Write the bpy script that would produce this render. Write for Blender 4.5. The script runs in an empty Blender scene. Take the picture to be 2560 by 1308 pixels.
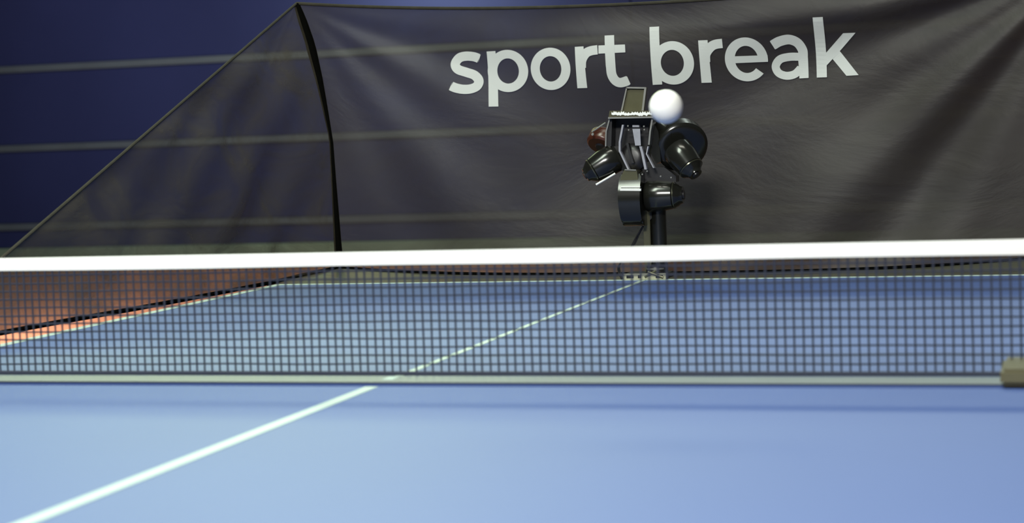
import bpy, bmesh, math, random
from mathutils import Vector, Matrix
random.seed(7)
S = bpy.context.scene
COL = S.collection

# ------------------------------------------------------------------ camera
CAM = Vector((0.7871, -2.1377, 0.2899))
YAW, PIT, ROL = 0.291206, -0.068510, -0.036866
FPX = 4715.95
cf = Vector((-math.sin(YAW)*math.cos(PIT), math.cos(YAW)*math.cos(PIT), math.sin(PIT)))
cr0 = Vector((math.cos(YAW), math.sin(YAW), 0)); cu0 = cr0.cross(cf)
cr = math.cos(ROL)*cr0 + math.sin(ROL)*cu0
cu = -math.sin(ROL)*cr0 + math.cos(ROL)*cu0
cd = bpy.data.cameras.new('camera'); cam = bpy.data.objects.new('camera', cd); COL.objects.link(cam)
M3 = Matrix((cr, cu, -cf)).transposed()
cam.matrix_world = Matrix.Translation(CAM) @ M3.to_4x4()
cd.sensor_width = 36; cd.lens = FPX*36/2560; cd.clip_start = 0.02; cd.clip_end = 100
cd.dof.use_dof = True; cd.dof.focus_distance = 3.55; cd.dof.aperture_fstop = 6.3; cd.dof.aperture_blades = 0
S.camera = cam

# ------------------------------------------------------------------ light and exposure
W = bpy.data.worlds.new('world'); S.world = W; W.use_nodes = True
W.node_tree.nodes['Background'].inputs[0].default_value = (0.62, 0.72, 0.85, 1)
W.node_tree.nodes['Background'].inputs[1].default_value = 0.06
def area(name, loc, target, sx, sy, power, color):
    l = bpy.data.lights.new(name, 'AREA'); l.shape = 'RECTANGLE'; l.size = sx; l.size_y = sy
    l.energy = power; l.color = color
    o = bpy.data.objects.new(name, l); COL.objects.link(o); o.location = loc
    o.rotation_euler = (Vector(target)-Vector(loc)).to_track_quat('-Z', 'Y').to_euler()
    return o
area('lamp_front', (0.3, -2.5, 1.9), (0, 0.5, 0.25), 1.0, 0.4, 112, (1.0, 1.0, 0.95))
area('lamp_table', (-0.55, -0.22, 2.1), (-0.45, -0.28, 0), 1.3, 0.5, 47, (0.88, 1.0, 0.84))
area('lamp_back', (-0.2, 4.6, 2.9), (-0.1, -0.4, 0), 3.0, 0.22, 64, (0.86, 1.0, 0.92))
area('lamp_robot', (0.25, 0.95, 2.3), (0.05, 1.38, 0.3), 0.9, 0.10, 8, (1.0, 1.0, 0.85))
area('fill_left', (-3.0, 5.4, 3.1), (-0.6, -0.5, 0), 2.6, 1.2, 38, (0.80, 1.0, 0.52)).data.spread = math.radians(100)  # added fill, puts greenish glare on the near left of the table
area('fill_wash', (-6.0, 8.2, 3.6), (-5.0, 12.3, 0.2), 4.0, 0.6, 52, (0.85, 0.92, 1.0)).data.spread = math.radians(100)  # added unseen fill that lifts the back wall
area('lamp_hall', (-4.0, 11.5, 1.95), (-3.9, 12.3, 0.1), 1.0, 0.3, 40, (0.97, 1.0, 0.70))
area('fill_floor', (-3.6, 6.0, 3.4), (-3.6, 6.2, -0.76), 4.0, 2.0, 320, (1.0, 0.97, 0.86)).data.spread = math.radians(95)  # added fill to brighten the red floor, no known fixture
S.view_settings.view_transform = 'Standard'; S.view_settings.look = 'None'
S.view_settings.exposure = 0.0; S.view_settings.gamma = 1.0; S.view_settings.use_curve_mapping = False

# ------------------------------------------------------------------ helpers
def at(px, py, Y):
    """world point on the upright plane y = Y under a photograph pixel"""
    d = cf + (px-1280)/FPX*cr - (py-654)/FPX*cu
    return CAM + d*((Y-CAM.y)/d.y)

def obj(name, bm, mat, parent=None, smooth=False):
    me = bpy.data.meshes.new(name); bmesh.ops.recalc_face_normals(bm, faces=bm.faces)
    bm.to_mesh(me); bm.free(); me.materials.append(mat)
    if smooth:
        for p in me.polygons: p.use_smooth = True
        try: me.set_sharp_from_angle(angle=math.radians(38))
        except Exception: pass
    o = bpy.data.objects.new(name, me); COL.objects.link(o)
    if parent:
        o.parent = parent
        if parent.type == 'EMPTY': o.matrix_parent_inverse = Matrix.Translation(-Vector(parent.location))
    return o
def sub(name, bm, mat, parent, smooth=False):
    """a sub-part: parent mesh already sits at identity in world space"""
    o = obj(name, bm, mat, None, smooth); o.parent = parent
    return o
def thing(name, loc, label, cat):
    o = bpy.data.objects.new(name, None); COL.objects.link(o); o.location = loc
    o['label'] = label; o['category'] = cat; o.empty_display_size = 0.05
    return o
def box(bm, a, b, bev=0.0):
    x0, y0, z0 = a; x1, y1, z1 = b
    r = bmesh.ops.create_cube(bm, size=1)
    for v in r['verts']:
        v.co = Vector(((x0+x1)/2+v.co.x*(x1-x0), (y0+y1)/2+v.co.y*(y1-y0), (z0+z1)/2+v.co.z*(z1-z0)))
    if bev:
        es = {e for v in r['verts'] for e in v.link_edges}
        bmesh.ops.bevel(bm, geom=list(es), offset=bev, segments=2, affect='EDGES')
def newbox(a, b, bev=0.0):
    bm = bmesh.new(); box(bm, a, b, bev); return bm
def tube(bm, pts, rad, n=12, cap=True, flat=1.0):
    """tube along a polyline; rad a number or one per point"""
    pts = [Vector(p) for p in pts]
    if not hasattr(rad, '__len__'): rad = [rad]*len(pts)
    rings = []; prev = None
    for i, p in enumerate(pts):
        t = (pts[min(i+1, len(pts)-1)] - pts[max(i-1, 0)]).normalized()
        if prev is None:
            a = t.cross(Vector((0, 0, 1)))
            if a.length < 0.1: a = t.cross(Vector((0, 1, 0)))
        else: a = prev - t*prev.dot(t)
        a.normalize(); b = t.cross(a); prev = a
        rings.append([bm.verts.new(p + rad[i]*(math.cos(k*2*math.pi/n)*a + flat*math.sin(k*2*math.pi/n)*b)) for k in range(n)])
    for i in range(len(rings)-1):
        for k in range(n):
            bm.faces.new((rings[i][k], rings[i][(k+1) % n], rings[i+1][(k+1) % n], rings[i+1][k]))
    if cap: bm.faces.new(rings[0]); bm.faces.new(rings[-1])
def lathe(bm, a, axis, prof, n=40):
    """surface of revolution about axis through a; prof = [(dist, radius)]"""
    axis = Vector(axis).normalized()
    pts = [Vector(a)+axis*d for d, r in prof]
    u = axis.cross(Vector((0, 0, 1)))
    if u.length < 0.1: u = axis.cross(Vector((0, 1, 0)))
    u.normalize(); w = axis.cross(u)
    rings = [[bm.verts.new(p+r*(math.cos(k*2*math.pi/n)*u+math.sin(k*2*math.pi/n)*w)) for k in range(n)] for p, (d, r) in zip(pts, prof)]
    for i in range(len(rings)-1):
        for k in range(n): bm.faces.new((rings[i][k], rings[i][(k+1) % n], rings[i+1][(k+1) % n], rings[i+1][k]))
    bm.faces.new(rings[0]); bm.faces.new(rings[-1])
def smoothline(pts, n=8):
    out = []
    P = [Vector(p) for p in pts]; P = [2*P[0]-P[1]] + P + [2*P[-1]-P[-2]]
    for i in range(1, len(P)-2):
        for k in range(n):
            t = k/n
            out.append(0.5*((2*P[i])+(-P[i-1]+P[i+1])*t+(2*P[i-1]-5*P[i]+4*P[i+1]-P[i+2])*t*t+(-P[i-1]+3*P[i]-3*P[i+1]+P[i+2])*t**3))
    out.append(P[-2]); return out
def plate(bm, pts, Y, th):
    """flat plate with the outline of pixel points on plane y=Y, thickness th going back"""
    f = [bm.verts.new(at(x, y, Y)) for x, y in pts]
    b = [bm.verts.new(v.co+Vector((0, th, 0))) for v in f]
    bm.faces.new(f); bm.faces.new(b[::-1])
    for i in range(len(f)): bm.faces.new((f[i], f[(i+1) % len(f)], b[(i+1) % len(f)], b[i]))

# ------------------------------------------------------------------ materials
def mat(name, col, rough=0.5, metal=0.0, spec=0.5, bump=None, var=None):
    m = bpy.data.materials.new(name); m.use_nodes = True; nt = m.node_tree; b = nt.nodes['Principled BSDF']
    b.inputs['Base Color'].default_value = (*col, 1); b.inputs['Roughness'].default_value = rough
    b.inputs['Metallic'].default_value = metal; b.inputs['Specular IOR Level'].default_value = spec
    tc = nt.nodes.new('ShaderNodeTexCoord')
    if var:
        sc, amt = var
        n = nt.nodes.new('ShaderNodeTexNoise'); n.inputs['Scale'].default_value = sc; n.inputs['Detail'].default_value = 5
        nt.links.new(tc.outputs['Object'], n.inputs['Vector'])
        cr_ = nt.nodes.new('ShaderNodeMix'); cr_.data_type = 'RGBA'
        cr_.inputs[6].default_value = (*[c*(1-amt) for c in col], 1); cr_.inputs[7].default_value = (*[min(1, c*(1+amt)) for c in col], 1)
        nt.links.new(n.outputs[0], cr_.inputs[0]); nt.links.new(cr_.outputs[2], b.inputs['Base Color'])
    if bump:
        sc, st = bump
        n = nt.nodes.new('ShaderNodeTexNoise'); n.inputs['Scale'].default_value = sc; n.inputs['Detail'].default_value = 4
        nt.links.new(tc.outputs['Object'], n.inputs['Vector'])
        bp = nt.nodes.new('ShaderNodeBump'); bp.inputs['Strength'].default_value = st; bp.inputs['Distance'].default_value = 0.002
        nt.links.new(n.outputs[0], bp.inputs['Height']); nt.links.new(bp.outputs[0], b.inputs['Normal'])
    return m
M_table = mat('table_blue', (0.062, 0.110, 0.315), 0.56, spec=0.5, var=(3.0, 0.06), bump=(900, 0.08))
M_line = mat('line_white', (0.44, 0.56, 0.53), 0.5, var=(40, 0.05))
M_glare = mat('table_glare_strip', (0.18, 0.21, 0.22), 0.45, var=(20, 0.08))
M_steel = mat('dark_steel', (0.05, 0.055, 0.06), 0.4, metal=0.6, var=(15, 0.2))
M_tape = mat('tape_white', (0.90, 0.90, 0.86), 0.7, var=(60, 0.03), bump=(400, 0.2))
M_cord = mat('net_cord', (0.027, 0.033, 0.056), 0.8, var=(50, 0.2))
M_clamp = mat('clamp_olive', (0.11, 0.10, 0.05), 0.45, var=(30, 0.25))
M_floor = mat('floor_red', (0.46, 0.19, 0.11), 0.65, spec=0.3, var=(1.3, 0.10))
M_wall = mat('wall_navy', (0.026, 0.034, 0.105), 0.8, spec=0.1, var=(0.8, 0.25))
M_seam = mat('wall_stripe', (0.085, 0.108, 0.125), 0.7, var=(2.5, 0.25))
M_base = mat('wall_foot', (0.20, 0.28, 0.19), 0.7, var=(2.0, 0.3))
M_black = mat('gloss_black', (0.010, 0.010, 0.008), 0.20, spec=0.6, var=(20, 0.2))
M_blackr = mat('satin_black', (0.014, 0.013, 0.014), 0.38, var=(20, 0.2))
M_olive = mat('olive_metal', (0.11, 0.105, 0.06), 0.32, metal=0.5, var=(40, 0.3))
M_grey = mat('ring_metal', (0.10, 0.10, 0.07), 0.25, metal=0.8)
M_ring = bpy.data.materials['ring_metal']
M_grey = mat('bare_grey_metal', (0.30, 0.30, 0.28), 0.35, metal=0.7, var=(40, 0.15))
M_cream = mat('cream_metal', (0.50, 0.49, 0.34), 0.35, metal=0.3, var=(80, 0.3))
M_ribbon = mat('grey_ribbon', (0.30, 0.30, 0.34), 0.5, var=(60, 0.3))
M_rust = mat('red_brown_rubber', (0.06, 0.016, 0.008), 0.3, var=(40, 0.2))
M_white = mat('white_print_highlight', (0.85, 0.85, 0.82), 0.5, var=(90, 0.05))
M_ball = mat('ball_white', (0.92, 0.92, 0.86), 0.35, var=(30, 0.02))
M_letter = mat('letter_print', (0.60, 0.62, 0.60), 0.8, spec=0.1, var=(25, 0.02))
M_rod = mat('rod_sleeve', (0.003, 0.003, 0.0025), 0.9, spec=0.0, var=(60, 0.3))
M_hem = mat('hem_cord', (0.045, 0.042, 0.032), 0.9, spec=0.1, var=(60, 0.3))

def netmat(name, col, lo, hi, scale, stretch, wall_fade=0.0):
    """fine black mesh cloth: part see-through, part matt thread"""
    m = bpy.data.materials.new(name); m.use_nodes = True; nt = m.node_tree; nt.nodes.clear(); L = nt.links.new
    out = nt.nodes.new('ShaderNodeOutputMaterial'); mx = nt.nodes.new('ShaderNodeMixShader')
    tr = nt.nodes.new('ShaderNodeBsdfTransparent'); p = nt.nodes.new('ShaderNodeBsdfPrincipled')
    p.inputs['Roughness'].default_value = 0.55; p.inputs['Specular IOR Level'].default_value = 0.45
    tc = nt.nodes.new('ShaderNodeTexCoord'); mp = nt.nodes.new('ShaderNodeMapping'); mp.inputs['Scale'].default_value = stretch
    mp.inputs['Rotation'].default_value = (0, 0.7, 0)
    L(tc.outputs['Object'], mp.inputs['Vector'])
    n = nt.nodes.new('ShaderNodeTexNoise'); n.inputs['Scale'].default_value = scale; n.inputs['Detail'].default_value = 6
    n.inputs['Roughness'].default_value = 0.6; n.inputs['Distortion'].default_value = 0.8
    L(mp.outputs[0], n.inputs['Vector'])
    r = nt.nodes.new('ShaderNodeMapRange'); r.inputs[1].default_value = 0.35; r.inputs[2].default_value = 0.65
    r.inputs[3].default_value = lo; r.inputs[4].default_value = hi
    L(n.outputs[0], r.inputs[0])
    if wall_fade:                                            # more opaque to the right, painting in the wall's weaker light there
        sx = nt.nodes.new('ShaderNodeSeparateXYZ'); L(tc.outputs['Object'], sx.inputs[0])
        g_ = nt.nodes.new('ShaderNodeMapRange'); g_.inputs[1].default_value = -0.6; g_.inputs[2].default_value = 0.1
        g_.inputs[3].default_value = 0.0; g_.inputs[4].default_value = wall_fade; L(sx.outputs[0], g_.inputs[0])
        ad = nt.nodes.new('ShaderNodeMath'); ad.operation = 'ADD'; ad.use_clamp = True
        L(r.outputs[0], ad.inputs[0]); L(g_.outputs[0], ad.inputs[1]); L(ad.outputs[0], mx.inputs[0])
    else: L(r.outputs[0], mx.inputs[0])
    c = nt.nodes.new('ShaderNodeMix'); c.data_type = 'RGBA'
    c.inputs[6].default_value = (*[k*0.72 for k in col], 1); c.inputs[7].default_value = (*[k*1.3 for k in col], 1)
    n2 = nt.nodes.new('ShaderNodeTexNoise'); n2.inputs['Scale'].default_value = scale*0.6; n2.inputs['Detail'].default_value = 3
    L(mp.outputs[0], n2.inputs['Vector']); L(n2.outputs[0], c.inputs[0]); L(c.outputs[2], p.inputs['Base Color'])
    bp = nt.nodes.new('ShaderNodeBump'); bp.inputs['Strength'].default_value = 0.3; bp.inputs['Distance'].default_value = 0.012
    L(n.outputs[0], bp.inputs['Height']); L(bp.outputs[0], p.inputs['Normal'])
    L(tr.outputs[0], mx.inputs[1]); L(p.outputs[0], mx.inputs[2]); L(mx.outputs[0], out.inputs[0])
    return m
M_net_back = netmat('catch_net_cloth', (0.027, 0.022, 0.019), 0.58, 0.76, 3.0, (1.0, 1.0, 2.0), 0.20)
M_net_side = netmat('catch_net_side_cloth', (0.068, 0.058, 0.040), 0.38, 0.80, 5.0, (1.0, 1.0, 1.8))
M_net_gut = netmat('catch_net_trough_cloth', (0.050, 0.050, 0.032), 0.88, 0.97, 7.0, (1.0, 3.0, 3.0))

# ------------------------------------------------------------------ setting: floor and back wall
FZ = -0.76
def struct(name, bm, m):
    o = obj(name, bm, m); o['kind'] = 'structure'; return o
struct('floor', newbox((-14, -5, FZ-0.1), (9, 12.6, FZ)), M_floor)
WY = 12.3
wall = struct('wall_back', newbox((-14, WY+0.03, FZ), (9, WY+0.2, 4.0)), M_wall)
zs = [-0.375, 0.305, 0.985, 1.66, 2.33, 3.0]
hh = 0.028
edges = [FZ+0.20] + [z for z in zs] + [3.7]
for i in range(len(edges)-1):
    lo = edges[i] + (hh if i else 0); hi = edges[i+1] - (hh if i < len(edges)-2 else 0)
    for k in range(4):
        x0 = -14 + k*5.75
        sub('wall_board', newbox((x0+0.004, WY, lo+0.003), (x0+5.75-0.004, WY+0.03, hi-0.003), 0.004), M_wall, wall)
for z in zs:
    sub('pale_strip', newbox((-14, WY-0.012, z-hh), (9, WY+0.03, z+hh), 0.003), M_seam, wall)
bb = struct('baseboard_back', newbox((-14, WY-0.03, FZ), (9, WY+0.03, FZ+0.20), 0.01), M_base)

# ------------------------------------------------------------------ table
HW, HL, TH = 0.7625, 1.37, 0.025
HR = 0.7835                                              # right-hand edge, a little wider than the left
table = thing('table_tennis_table', (0, 0, FZ), 'blue table tennis table with white border lines and a white centre line', 'table')
Y_FAR0, Y_NEAR0 = -0.062, -0.092
obj('tabletop', newbox((-HW, Y_FAR0, -TH), (HR, HL, 0), 0.0015), M_table, table)
obj('tabletop', newbox((-HW, -HL, -TH), (HR, Y_NEAR0, 0), 0.0015), M_table, table)
e = obj('glare_strip', newbox((-HW, Y_FAR0-0.001, 0.0), (HR, -0.012, 0.0012)), M_glare, table); e['label'] = 'pale grey painted glare under the net'  # glare on the tabletop, painted as a pale strip
lt = 0.0006
def line(x0, y0, x1, y1, z=0.0): return obj('painted_line', newbox((x0, y0, z), (x1, y1, z+lt)), M_line, table)
line(-HW, Y_FAR0, -HW+0.02, HL); line(HR-0.02, Y_FAR0, HR, HL)
line(-HW, -HL, -HW+0.02, Y_NEAR0-0.004); line(HR-0.02, -HL, HR, Y_NEAR0-0.004)
line(-HW+0.02, HL-0.02, HR-0.02, HL); line(-HW+0.02, -HL, HR-0.02, -HL+0.02)
line(-0.005, -0.012, 0.005, HL-0.02); line(-0.007, -0.045, 0.007, -0.022, 0.0012)
line(-0.008, -HL+0.02, 0.008, Y_NEAR0-0.006)
for s in (0, 1):
    y0, y1 = ((Y_FAR0+0.02, HL-0.03) if s else (-HL+0.03, Y_NEAR0-0.02))
    bm = bmesh.new()
    for xa in (-HW+0.03, HW-0.05): box(bm, (xa, y0, -TH-0.05), (xa+0.02, y1, -TH))
    for ya in (y0, y1-0.02): box(bm, (-HW+0.05, ya, -TH-0.05), (HW-0.05, ya+0.02, -TH))
    obj('frame', bm, M_steel, table)
    for xa in (-0.62, 0.58):
        for ya in ((y0+0.10, y1-0.22) if s else (y0+0.18, y1-0.14)):
            g = obj('leg', newbox((xa, ya, FZ+0.03), (xa+0.04, ya+0.04, -TH-0.05), 0.003), M_steel, table)
            sub('foot', newbox((xa-0.008, ya-0.008, FZ), (xa+0.048, ya+0.048, FZ+0.03), 0.004), M_blackr, g)

# ------------------------------------------------------------------ table net
net = thing('table_net', (0, 0, 0.0), 'dark square-mesh table tennis net with a bright white top tape across the blue table', 'net')
NH, TP = 0.1525, 0.0165
NX = 0.915
bm = bmesh.new()                                        # tape, folded over the headline, slightly wavy
n = 90; prof = [(-0.0022, 0), (-0.0030, -0.004), (-0.0030, -TP), (0.0030, -TP), (0.0030, -0.004), (0.0022, 0)]
rings = []
for i in range(n+1):
    x = -NX + 2*NX*i/n
    w = 0.0005*math.sin(x*7.3) + 0.0003*math.sin(x*17+1)
    sag = -0.0012*(1-(x/NX)**2)
    rings.append([bm.verts.new((x, py+w, NH+sag+pz+(0.0005*math.sin(x*11+2) if pz < -0.01 else 0))) for py, pz in prof])
for i in range(n):
    for k in range(6): bm.faces.new((rings[i][k], rings[i][(k+1) % 6], rings[i+1][(k+1) % 6], rings[i+1][k]))
bm.faces.new(rings[0]); bm.faces.new(rings[-1])
obj('top_tape', bm, M_tape, net, True)
bm = bmesh.new(); pitch = 0.0104; tw = 0.0013
for i in range(int(2*NX/pitch)+1):
    x = -NX + i*pitch; a = random.uniform(-.0004, .0004); b_ = random.uniform(-.0006, .0006)
    tube(bm, [(x+b_, 0, 0.004), (x+a, 0.0003, 0.07), (x+a, 0, NH-TP+0.001)], tw, 5, False)
obj('vertical_cords', bm, M_cord, net)['kind'] = 'stuff'
bm = bmesh.new()
for k in range(1, 13):
    z = 0.004+k*pitch
    tube(bm, [(-NX+2*NX*i/40, 0.001, z+0.0004*math.sin(i*1.3+k)) for i in range(41)], tw*0.9, 5, False)
obj('horizontal_cords', bm, M_cord, net)['kind'] = 'stuff'
bm = bmesh.new(); tube(bm, [(-NX, 0, 0.0035), (0, 0, 0.003), (NX, 0, 0.0035)], 0.0026, 8)
obj('bottom_cord', bm, M_cord, net)
for s in (-1, 1):
    bm = bmesh.new(); tube(bm, [(s*(NX+0.006), 0, -0.03), (s*(NX+0.006), 0, NH+0.004)], 0.007, 16)
    obj('post', bm, M_blackr, net, True)
    x0, x1 = sorted((s*0.708, s*0.80))
    c = obj('clamp', newbox((x0, -0.088, 0.0018), (x1, 0.022, 0.020), 0.004), M_clamp, net)
    x0, x1 = sorted((s*0.775, s*(NX+0.012)))
    sub('clamp_arm', newbox((x0, -0.03, -0.028), (x1, 0.012, 0.010), 0.003), M_clamp, c)
    x0, x1 = sorted((s*0.708, s*0.80))
    sub('clamp_jaw', newbox((x0, -0.06, -0.105), (x1, 0.012, -0.090), 0.003), M_clamp, c)
    bm = bmesh.new(); lathe(bm, (s*0.75, -0.02, -0.15), (0, 0, 1), [(0, .012), (.02, .012), (.022, .004), (.05, .004)], 16)
    sub('clamp_screw', bm, M_steel, c, True)

# ------------------------------------------------------------------ catch net around the far end
cn = thing('ball_catch_net', (0, 1.66, 0.0), 'large black see-through ball catch net with pale lettering around the far table end', 'catch net')
YB = 1.66
def rod_pt(z, s=-1):                                     # bowed corner rod
    K = [(-0.02, .738), (0.0, .740), (0.054, .743), (0.287, .748), (0.417, .768), (0.50, .784), (0.582, .806)]
    for (z0, x0), (z1, x1) in zip(K, K[1:]):
        if z <= z1 or z1 == 0.582:
            t = (z-z0)/(z1-z0); break
    return Vector((s*(x0+(x1-x0)*t), YB - 0.02*max(0, (z-0.3)/0.28)**2, z))
def top_z(u): return 0.542 + 0.040*abs(2*u-1)**2.2        # u 0..1 across
def bot_z(u): return -0.012 + 0.022*abs(2*u-1)**3
def fold(x, z):
    d = 0.0
    for ax, az, k, ph, am, R in ((-0.806, .582, 17, .4, .010, .45), (0.806, .582, 19, 1.2, .013, .85), (0.806, .582, 11, 2.2, .020, 1.1)):
        dx, dz = x-ax, z-az; r = math.hypot(dx, dz)+1e-4; an = math.atan2(-dz, abs(dx))
        d += am*math.sin(k*an+ph+1.2*math.sin(3*r))*min(1, r/0.15)*math.exp(-r/R)
    d += 0.004*math.sin(x*9+z*14)+0.003*math.sin(x*23-z*9)
    return d
bm = bmesh.new(); NXg, NZg = 170, 70; g = []
def back_pt(u, v):
    zt, zb = top_z(u), bot_z(u); z = zb+(zt-zb)*v
    xl = rod_pt(max(-.02, z)).x; x = xl + (-2*xl)*u
    edge = min(1, 6*u, 6*(1-u), 10*v, 10*(1-v)); edge = max(0, edge)
    y = YB - 0.02*max(0, (z-0.3)/0.28)**2*abs(2*u-1)**4 + fold(x, z)*edge + 0.03*math.sin(math.pi*u)*math.sin(math.pi*v)
    return Vector((x, y, z))
for j in range(NZg+1):
    g.append([bm.verts.new(back_pt(i/NXg, j/NZg)) for i in range(NXg+1)])
for j in range(NZg):
    for i in range(NXg): bm.faces.new((g[j][i], g[j][i+1], g[j+1][i+1], g[j+1][i]))
back = obj('back_panel', bm, M_net_back, cn, True)
for s in (-1, 1):                                        # side panels
    bm = bmesh.new(); NT, NS = 60, 40; g = []
    fc = Vector((s*0.80, 0.12, 0.012)); ap = rod_pt(0.582, s); bc = rod_pt(0.0, s)
    for j in range(NS+1):
        row = []
        for i in range(NT+1):
            t, v = i/NT, j/NS
            bt = Vector((s*0.80, fc.y+(1.45-fc.y)*t/0.86, 0.012*(1-t/0.86))) if t < 0.86 else Vector((s*0.80, 1.45, 0)).lerp(bc, (t-.86)/.14)
            tp = fc.lerp(ap, t); p = bt.lerp(tp, v)
            rp = rod_pt(0.582*v, s); p += (rp-bc.lerp(ap, v))*t**5
            m_ = max(0, min(1, 5*t, 8*(1-t), 8*v, 8*(1-v)))
            p.x += s*m_*(0.008*math.sin(p.y*11+p.z*19)+0.006*math.sin(p.y*27-p.z*31+1))*t
            row.append(bm.verts.new(p))
        g.append(row)
    for j in range(NS):
        for i in range(NT): bm.faces.new((g[j][i], g[j][i+1], g[j+1][i+1], g[j+1][i]))
    bmesh.ops.remove_doubles(bm, verts=bm.verts, dist=1e-5)
    obj('side_panel', bm, M_net_side, cn, True)
    bm = bmesh.new(); zz = [-.02+k*.602/30 for k in range(31)]
    def rr(z):
        K = [(-.02, .010), (.06, .0085), (.2, .0055), (.30, .0042), (.40, .0075), (.48, .0105), (.55, .0095), (.60, .004)]
        for (a, ra), (b, rb) in zip(K, K[1:]):
            if z <= b: return ra+(rb-ra)*(z-a)/(b-a)
        return .004
    tube(bm, [rod_pt(z, s) for z in zz], [rr(z) for z in zz], 12)
    obj('corner_rod', bm, M_rod, cn, True)
    bm = bmesh.new(); tube(bm, [fc, ap], 0.0028, 8); obj('front_hem', bm, M_hem, cn, True)
    bm = bmesh.new(); tube(bm, smoothline([fc, (s*.80, .5, .0095), (s*.80, .9, .0035), (s*.80, 1.3, 0.0), (s*.797, 1.45, .0), (s*.772, 1.56, .006), bc+Vector((0, 0, .012))], 6), 0.0042, 8)
    obj('support_arm', bm, M_rod, cn, True)
bm = bmesh.new(); tube(bm, [back_pt(i/60, 1.0)+Vector((0, 0, 0)) for i in range(61)], 0.0034, 8); obj('top_hem', bm, M_hem, cn, True)
bm = bmesh.new(); tube(bm, [back_pt(i/60, 0.0) for i in range(61)], 0.0050, 8, True, 0.8); obj('bottom_rod', bm, M_rod, cn, True)
bm = bmesh.new(); g = []                                  # trough between rod and table end
for j in range(13):
    v = j/12; row = []
    for i in range(81):
        u = i/80; a = back_pt(u, 0.0); b = Vector((-HW+2*HW*u, HL+0.004, -0.012))
        p = a.lerp(b, v); p.z -= 0.045*math.sin(math.pi*v)*(0.9+0.1*math.sin(u*40))*min(1, 5*u, 5*(1-u))
        row.append(bm.verts.new(p))
    g.append(row)
for j in range(12):
    for i in range(80): bm.faces.new((g[j][i], g[j][i+1], g[j+1][i+1], g[j+1][i]))
obj('trough', bm, M_net_gut, cn, True)
for s in (-1, 1):                                         # trough ends, rising to the corner rods
    bm = bmesh.new(); top = smoothline([(s*.80, 1.40, -.002), (s*.80, 1.45, 0), (s*.775, 1.56, .006), (s*.741, 1.66, .010)], 6); low = Vector((s*HW, HL+.004, -.014))
    a = [bm.verts.new(p) for p in top]; c = [bm.verts.new(p.lerp(low, .5)-Vector((0, 0, .010))) for p in top]; d_ = [bm.verts.new(p.lerp(low, .98)) for p in top]
    for i in range(len(a)-1):
        bm.faces.new((a[i], a[i+1], c[i+1], c[i])); bm.faces.new((c[i], c[i+1], d_[i+1], d_[i]))
    obj('trough_end', bm, M_net_gut, cn, True)
bm = bmesh.new(); tube(bm, [(-HW, HL+.006, -.006), (HW, HL+.006, -.006)], 0.004, 8); obj('trough_hem', bm, M_rod, cn, True)

# lettering on the back panel, strokes given in the flat plane of the print
YL = YB-0.030
def Lp(zx, zy):
    q = at(1060+zx/2.3273, 20+zy/2.3273, YL); return q
def surf_y(x, z):
    xl = rod_pt(z).x; u = (x-xl)/(-2*xl); zt, zb = top_z(u), bot_z(u)
    return back_pt(u, (z-zb)/(zt-zb)).y
def letter(name, quads, rings_, strokes):
    bm = bmesh.new()
    def V(p):
        q = Lp(*p); q.y = surf_y(q.x, q.z)-0.0022; return bm.verts.new(q)
    def strip(A, B, closed=False):
        a = [V(p) for p in A]; b = [V(p) for p in B]; n_ = len(a)
        for i in range(n_ if closed else n_-1): bm.faces.new((a[i], a[(i+1) % n_], b[(i+1) % n_], b[i]))
    for q in quads:                                       # (a,b,c,d) : a-b top edge, d-c bottom edge
        N = 14; a, b, c, d = [Vector(p) for p in q]
        strip([a.lerp(d, k/N) for k in range(N+1)], [b.lerp(c, k/N) for k in range(N+1)])
    for (ocx, ocy, orx, ory, icx, icy, irx, iry, a0, a1) in rings_:
        N = 64; cl = (a1-a0) >= 360
        an = [math.radians(a0+(a1-a0)*k/N) for k in range(N if cl else N+1)]
        strip([(ocx+orx*math.cos(t), ocy-ory*math.sin(t)) for t in an], [(icx+irx*math.cos(t), icy-iry*math.sin(t)) for t in an], cl)
    for pts, w0, e0, e1 in strokes:
        P = smoothline([Vector((*p, 0)) for p in pts], 8); A, B = [], []
        for i, p in enumerate(P):
            t = (P[min(i+1, len(P)-1)]-P[max(i-1, 0)]).normalized(); nn = Vector((-t.y, t.x, 0))*w0/2
            A.append((p+nn).xy); B.append((p-nn).xy)
        if e0: A[0], B[0] = Vector(e0[0]), Vector(e0[1])
        if e1: A[-1], B[-1] = Vector(e1[0]), Vector(e1[1])
        strip(A, B)
    r = bmesh.ops.extrude_face_region(bm, geom=list(bm.faces))
    for v in [v for v in r['geom'] if isinstance(v, bmesh.types.BMVert)]: v.co.y -= 0.0006
    me = sub('printed_letter', bm, M_letter, back)
    return me
letter('s', [], [], [([(284, 291), (250, 280), (205, 277), (165, 288), (141, 322), (158, 354), (208, 372), (255, 389), (281, 420), (272, 452), (238, 469), (195, 472), (155, 465), (121, 452)], 54, ((277, 314), (294, 268)), ((112, 475), (130, 430)))])
letter('p', [((330, 250), (382, 247), (397, 573), (342, 574))], [(452, 364, 120, 124, 452, 364, 64, 74, 0, 360)], [])
letter('o', [], [(709, 352, 121, 124, 709, 352, 66, 74.5, 0, 360)], [])
letter('r', [((859, 224), (911, 221), (925, 464), (867, 466))], [], [([(896, 345), (901, 300), (925, 262), (955, 247), (994, 241)], 54, None, ((995, 268), (992, 214)))])
letter('t', [((999, 216), (1153, 210), (1155, 256), (999, 264)), ((1035, 158), (1090, 155), (1096, 340), (1040, 342))], [], [([(1068, 335), (1072, 385), (1090, 420), (1120, 433), (1168, 419)], 55, None, ((1176, 440), (1160, 398)))])
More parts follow.
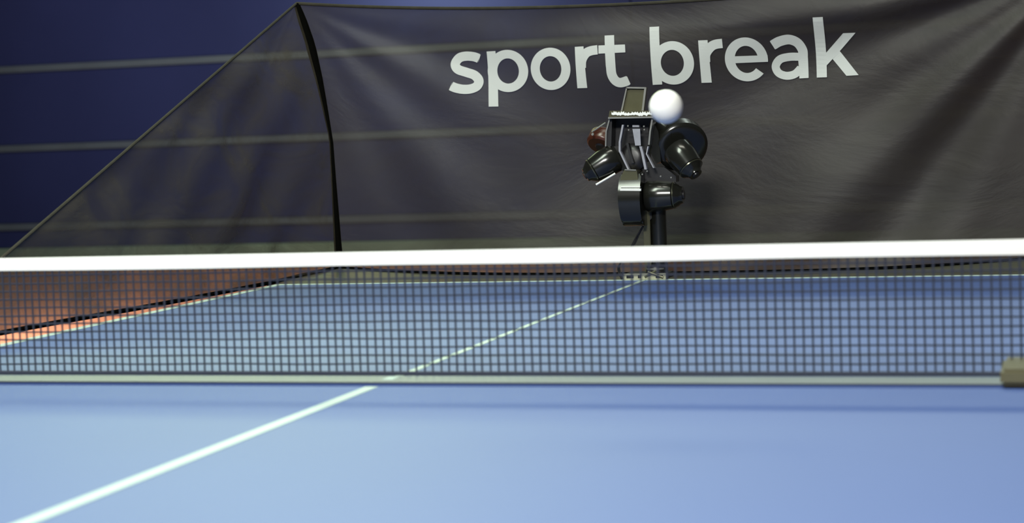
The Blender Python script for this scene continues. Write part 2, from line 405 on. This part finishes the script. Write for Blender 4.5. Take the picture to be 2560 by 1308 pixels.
letter('b', [((1294, 107), (1350, 104), (1360, 443), (1305, 446))], [(1428, 317, 123, 127, 1425, 317, 67, 76, 0, 360)], [])
letter('r', [((1580, 186), (1635, 184), (1648, 432), (1589, 434))], [], [([(1618, 310), (1622, 265), (1650, 226), (1680, 209), (1721, 203)], 54, None, ((1722, 230), (1719, 176)))])
letter('e', [((1785, 278), (1975, 270), (1975, 309), (1787, 318))], [(1853, 296, 123, 128, 1853, 296, 67, 79, -4, 320)], [])
letter('a', [((2150, 262), (2209, 262), (2213, 404), (2158, 407))], [], [([(2007, 213), (2050, 190), (2105, 179), (2152, 197), (2179, 238), (2182, 275)], 56, ((2020, 236), (1994, 190)), None), ([(2160, 279), (2100, 280), (2045, 295), (2019, 335), (2035, 374), (2080, 391), (2130, 381), (2165, 348)], 47, None, None)])
letter('k', [((2252, 52), (2312, 49), (2323, 400), (2262, 402)), ((2318, 256), (2424, 142), (2400, 246), (2321, 330)), ((2424, 142), (2497, 139), (2400, 246), (2395, 250)), ((2356, 292), (2400, 246), (2513, 388), (2440, 392))], [], [])

# ------------------------------------------------------------------ serving robot
RY = 1.40
base = at(1616, 695, RY); base.z = 0
rb = thing('serving_robot', (base.x, RY-.02, 0.0), 'black ball-serving robot with three motor wheels on a post clamped to the far table end', 'robot')
def P(px, py, dy=0.0): return at(px, py, RY+dy)
# post: ball tube and square rail
a, b = P(1648, 700, .0), P(1648, 505, .0); b.x = a.x = (a.x+b.x)/2; a.z = 0.012
bm = bmesh.new(); tube(bm, [a, b], 0.0150, 28); post = obj('ball_tube', bm, M_black, rb, True)
xl = P(1621, 600).x
bm = newbox((xl-.0065, RY-.012, 0.012), (xl+.0065, RY+.004, P(1620, 500).z), .0015); obj('square_rail', bm, M_olive, rb)
zc = P(1640, 674).z
bm = bmesh.new(); lathe(bm, (P(1640, 674).x, RY, zc-.008), (0, 0, 1), [(0, .0205), (.010, .0205), (.0115, .0195), (.016, .0195), (.0165, .015)], 32)
obj('collar', bm, M_blackr, rb, True)
bm = bmesh.new(); lathe(bm, (P(1640, 674).x, RY, zc+.001), (0, 0, 1), [(0, .0212), (.003, .0212)], 32)
obj('collar_ring', bm, M_grey, rb, True)
# base clamp plate with slots
x0, x1 = P(1563, 692, -.03).x, P(1669, 692, -.03).x; xw = x1-x0
zt = 0.0125
bm = bmesh.new()
box(bm, (x0, RY-.045, .0010), (x1, RY-.041, .0035)); box(bm, (x0, RY-.045, zt-.0028), (x1, RY-.041, zt))
for t0, t1 in ((0, .07), (.24, .34), (.42, .76), (.93, 1.0)): box(bm, (x0+xw*t0, RY-.0448, .0030), (x0+xw*t1, RY-.0412, zt-.002))
pl = obj('clamp_frame', bm, M_cream, rb)
obj('clamp_body', newbox((x0, RY-.041, .0010), (x1, RY+.03, .0115), .001), M_blackr, rb)
obj('clamp_hook', newbox((x0+.01, HL+.010, -.045), (x1-.01, HL+.020, .004), .001), M_blackr, rb)
bm = bmesh.new(); tube(bm, [P(1640, 678, -.046), P(1612, 693, -.046)], .0022, 8); tube(bm, [P(1620, 680, -.046), P(1658, 694, -.046)], .0026, 8)
obj('clamp_lever', bm, M_olive, rb, True)

# bullet motors and wheels
def motor(base_, tip, r0, r1, parent, n=40):
    ax = tip-base_; L = ax.length; bm = bmesh.new()
    lathe(bm, base_, ax, [(0, r0*.90), (.06*L, r0), (.40*L, r0*.985), (.72*L, r0*.86), (.74*L, r0*.80), (.77*L, r0*.83), (.90*L, r1*1.05), (.93*L, r1*.92), (L, r1*.84), (L*1.0, r1*.5)], n)
    m_ = obj('motor', bm, M_black, parent, True)
    axn = ax.normalized()
    bm = bmesh.new(); lathe(bm, base_+axn*L*.755, ax, [(0, r0*.865), (.028*L, r0*.845)], n)
    r_ = obj('motor_ring', bm, M_ring, None, True); r_.parent = m_
    bm = bmesh.new(); lathe(bm, base_+axn*(L-.0005), ax, [(0, r1*.5), (.003, r1*.45), (.004, r1*.2)], 24)
    c_ = obj('end_cap', bm, M_blackr, None, True); c_.parent = m_
    return m_
def wheel(c, ax, R, wd, parent, m=M_black, tyre=M_blackr):
    ax = Vector(ax).normalized(); bm = bmesh.new()
    lathe(bm, c-ax*wd/2, ax, [(0, R*.45), (.0005, R*.86), (.003, R*.95), (.006, R), (wd-.006, R), (wd-.003, R*.95), (wd-.0005, R*.86), (wd, R*.45)], 56)
    w_ = obj('wheel_housing', bm, m, parent, True)
    bm = bmesh.new(); lathe(bm, c-ax*(wd/2+.003), ax, [(0, R*.30), (.002, R*.38), (wd+.004, R*.38), (wd+.006, R*.30)], 32)
    h_ = obj('wheel_hub', bm, tyre, None, True); h_.parent = w_
    return w_
# lower wheel (edge-on) with its motor to the right
lc = P(1587, 494, -.02)
bm = bmesh.new()
# hooded housing: flat-topped drum
prof = []
for k in range(40):
    a_ = math.radians(-65+k*(310/39.0)); prof.append((.050*math.cos(a_-math.pi/2+math.radians(0)), .053*math.sin(a_-math.pi/2)))
drum = [(1549, 472), (1548, 500), (1553, 530), (1561, 556), (1600, 561), (1617, 558), (1612, 500), (1611, 474)]
hw_ = 0.0210
pf = [(-.030, .046), (-.046, .022), (-.052, 0), (-.048, -.026), (-.032, -.047), (-.008, -.054), (.018, -.050), (.038, -.034), (.048, -.008), (.046, .02), (.030, .046), (0, .052)]
pf = [(p.x, p.y) for p in smoothline([Vector((q[0], q[1], 0)) for q in pf], 4)]
L_, R_ = [], []
for (dy, dz) in pf:
    tp_ = 1.0-0.10*max(0, -dz/.05)
    L_.append(bm.verts.new(lc+Vector((-hw_*tp_, dy, dz)))); R_.append(bm.verts.new(lc+Vector((hw_, dy, dz))))
for i in range(len(pf)): bm.faces.new((L_[i], L_[(i+1) % len(pf)], R_[(i+1) % len(pf)], R_[i]))
bm.faces.new(L_); bm.faces.new(R_[::-1])
bmesh.ops.bevel(bm, geom=[e_ for e_ in bm.edges if len(e_.link_faces) == 2 and any(len(f.verts) > 6 for f in e_.link_faces)], offset=.003, segments=2, affect='EDGES')
lw = obj('wheel_housing', bm, M_black, rb, True)
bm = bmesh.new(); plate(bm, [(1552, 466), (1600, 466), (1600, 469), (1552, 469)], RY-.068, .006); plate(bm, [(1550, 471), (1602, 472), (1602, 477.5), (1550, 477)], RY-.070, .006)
o_ = obj('highlight_band', bm, M_white, None); o_.parent = lw; o_['label'] = 'painted highlight bands across the drum'  # lamp highlight on the drum, modelled as white bands
bm = bmesh.new(); plate(bm, [(1561, 424), (1592, 426), (1597, 464), (1549, 464), (1553, 440)], RY-.058, .04); obj('wheel_hood', bm, M_olive, rb)
bm = bmesh.new(); plate(bm, [(1562, 423), (1590, 424), (1590, 427), (1562, 426)], RY-.060, .003); obj('hood_edge', bm, M_grey, rb)
motor(P(1616, 492, -.02), P(1708, 487, -.02), .0300, .019, rb)
# bright rims of the lower motor
# upper right wheel and motor
ur_b, ur_t = P(1690, 372, -.04), P(1740, 437, -.065)
wheel(P(1702, 362, .005), (P(1740, 437, -.11)-P(1690, 365, .0)), .050, .034, rb)
motor(ur_b, ur_t, .0285, .0150, rb)
bm = bmesh.new(); tube(bm, smoothline([P(1640, 305, .0), P(1670, 325, -.01), P(1690, 335, -.02)], 5), .014, 16); obj('wheel_bracket', bm, M_black, rb, True)
# upper left wheel and motor
ul_b, ul_t = P(1540, 392, -.03), P(1463, 438, -.05)
motor(ul_b, ul_t, .0285, .0160, rb)
wheel(P(1508, 352, .01), (P(1463, 438, -.03)-P(1500, 350, .02)), .030, .030, rb, M_rust)
bm = bmesh.new(); tube(bm, [P(1490, 462, -.06), P(1538, 434, -.05)], .0021, 10); obj('motor_clip', bm, M_white, rb, True)['label'] = 'bright rod under the left motor'
bm = bmesh.new(); tube(bm, [P(1480, 330, -.02), P(1514, 307, -.02)], .0016, 8); lathe(bm, P(1482, 336, -.03), (0, -1, 0), [(0, .0030), (.003, .0024)], 12); obj('motor_screw', bm, M_grey, rb, True)
# head frame
bm = bmesh.new(); plate(bm, [(1576, 219), (1613, 220), (1606, 277), (1553, 277)], RY+.01, .004); ch = obj('feed_chute', bm, M_olive, rb)
bm = bmesh.new()
for q in (((1566, 217), (1615, 218), (1615, 222), (1565, 221)), ((1611, 219), (1616, 219), (1609, 277), (1604, 277)), ((1565, 219), (1568, 219), (1556, 277), (1552, 277))): plate(bm, q, RY+.004, .012)
obj('chute_rim', bm, M_grey, rb)
bm = bmesh.new(); plate(bm, [(1566, 222), (1612, 223), (1606, 277), (1553, 277)], RY+.012, .006); obj('chute_back', bm, M_olive, rb)
bm = bmesh.new(); plate(bm, [(1524, 277), (1632, 277), (1634, 295), (1521, 295)], RY-.055, .075); hb = obj('head_bracket', bm, M_olive, rb)
bm = bmesh.new(); plate(bm, [(1520, 293), (1634, 291), (1634, 295), (1520, 297)], RY-.058, .004); obj('bracket_lip', bm, M_grey, rb)
random.seed(3)
bm = bmesh.new(); x = 1529                                 # worn white mark on the bracket, too blurred to read
while x < 1624:
    w_ = random.uniform(5, 9); y_ = 284+random.uniform(-1.5, 1.5); h1, h2 = random.uniform(3, 5.5), random.uniform(3, 5.5)
    plate(bm, [(x, y_-h1), (x+w_*.45, y_-h1*.4), (x+w_, y_-h2), (x+w_+1.5, y_+h2*.7), (x+w_*.6, y_+h1), (x-.5, y_+h1*.5)], RY-.0565-random.uniform(0, .0006), .0012); x += w_-.6
o_ = obj('worn_marking', bm, M_white, None); o_.parent = hb; o_['label'] = 'worn white marking on the bracket'
bm = bmesh.new(); plate(bm, [(1526, 295), (1630, 294), (1622, 312), (1618, 405), (1530, 405), (1530, 312)], RY-.012, .03); obj('inner_housing', bm, M_blackr, rb)
for nm, pts, m_, w_ in (('side_plate', [(1524, 296), (1515, 330), (1514, 366)], M_grey, 3.4), ('side_plate', [(1631, 294), (1625, 330), (1622, 362)], M_grey, 4.2),
                        ('guide_strip', [(1557, 312), (1549, 355), (1549, 378), (1571, 424)], M_ribbon, 4.6), ('guide_strip', [(1601, 366), (1606, 385), (1614, 424)], M_ribbon, 6.0),
                        ('guide_strip', [(1568, 358), (1574, 385), (1582, 408)], M_blackr, 6.0), ('guide_strip', [(1620, 366), (1616, 385), (1634, 420)], M_ribbon, 3.0)):
    bm = bmesh.new()
    for (ax_, ay_), (bx_, by_) in zip(pts, pts[1:]): plate(bm, [(ax_-w_/2, ay_), (ax_+w_/2, ay_), (bx_+w_/2, by_), (bx_-w_/2, by_)], RY-.05, .042 if nm == 'side_plate' else .012)
    obj(nm, bm, m_, rb)
for pts in ([(1526, 297), (1518, 330), (1517, 366), (1528, 366), (1530, 300)],):
    bm = bmesh.new(); plate(bm, pts, RY-.045, .05); obj('side_cheek', bm, M_blackr, rb)
bm = bmesh.new(); plate(bm, [(1629, 297), (1623, 330), (1620, 370), (1640, 410), (1652, 404), (1646, 330)], RY-.030, .05); obj('side_cheek', bm, M_black, rb)
bm = bmesh.new(); plate(bm, [(1517, 366), (1532, 405), (1560, 430), (1570, 424), (1535, 366)], RY-.040, .05); obj('side_cheek', bm, M_black, rb)
bm = bmesh.new(); plate(bm, [(1581, 313), (1597, 313), (1598, 318), (1581, 318)], RY-.046, .01); plate(bm, [(1581, 322), (1600, 322), (1602, 364), (1588, 364)], RY-.048, .003); obj('ribbon_cable', bm, M_ribbon, rb)
for q in ((1572, 325), (1570, 315), (1610, 316), (1611, 324), (1618, 428), (1606, 436), (1652, 441), (1678, 444)):
    bm = bmesh.new(); lathe(bm, P(q[0], q[1], -.046), (0, -1, 0), [(0, .0019), (.0016, .0015)], 10)
    obj('screw_head', bm, M_grey, rb, True)
bm = bmesh.new(); lathe(bm, P(1585, 395, -.015), (0, -1, .1), [(0, .027), (.012, .027), (.02, .020), (.022, .012)], 32); obj('throwing_nozzle', bm, M_blackr, rb, True)
bm = bmesh.new(); plate(bm, [(1600, 420), (1660, 418), (1690, 440), (1690, 455), (1606, 458)], RY-.02, .03); obj('motor_mount', bm, M_blackr, rb)
bm = bmesh.new(); plate(bm, [(1614, 455), (1626, 452), (1630, 545), (1615, 562), (1607, 540)], RY-.01, .02); obj('pivot_bracket', bm, M_blackr, rb)
bm = bmesh.new(); tube(bm, [P(1562, 559, -.04), P(1583, 559, -.04)], .0016, 8); obj('drum_latch', bm, M_grey, rb, True)
bm = bmesh.new(); tube(bm, smoothline([P(1612, 558, -.01), P(1600, 580, -.01), P(1585, 612, -.01), P(1560, 645, -.015), P(1546, 668, -.02), P(1548, 684, -.02), P(1556, 700, -.02)], 8), .0018, 8)
tube(bm, smoothline([P(1607, 566, -.015), P(1592, 590, -.015), P(1578, 615, -.015), P(1556, 650, -.02), P(1549, 666, -.02), P(1552, 685, -.02), P(1562, 699, -.02)], 8), .0013, 8)
obj('power_cable', bm, M_blackr, rb, True)

# ------------------------------------------------------------------ ball in flight
d = cf + (1665-1280)/FPX*cr - (267-654)/FPX*cu
bp_ = CAM + d*(2.245)
bm = bmesh.new(); bmesh.ops.create_uvsphere(bm, u_segments=48, v_segments=32, radius=0.020)
ball = obj('table_tennis_ball', bm, M_ball, None, True); ball.location = bp_
ball['label'] = 'white table tennis ball in flight in front of the robot'; ball['category'] = 'ball'
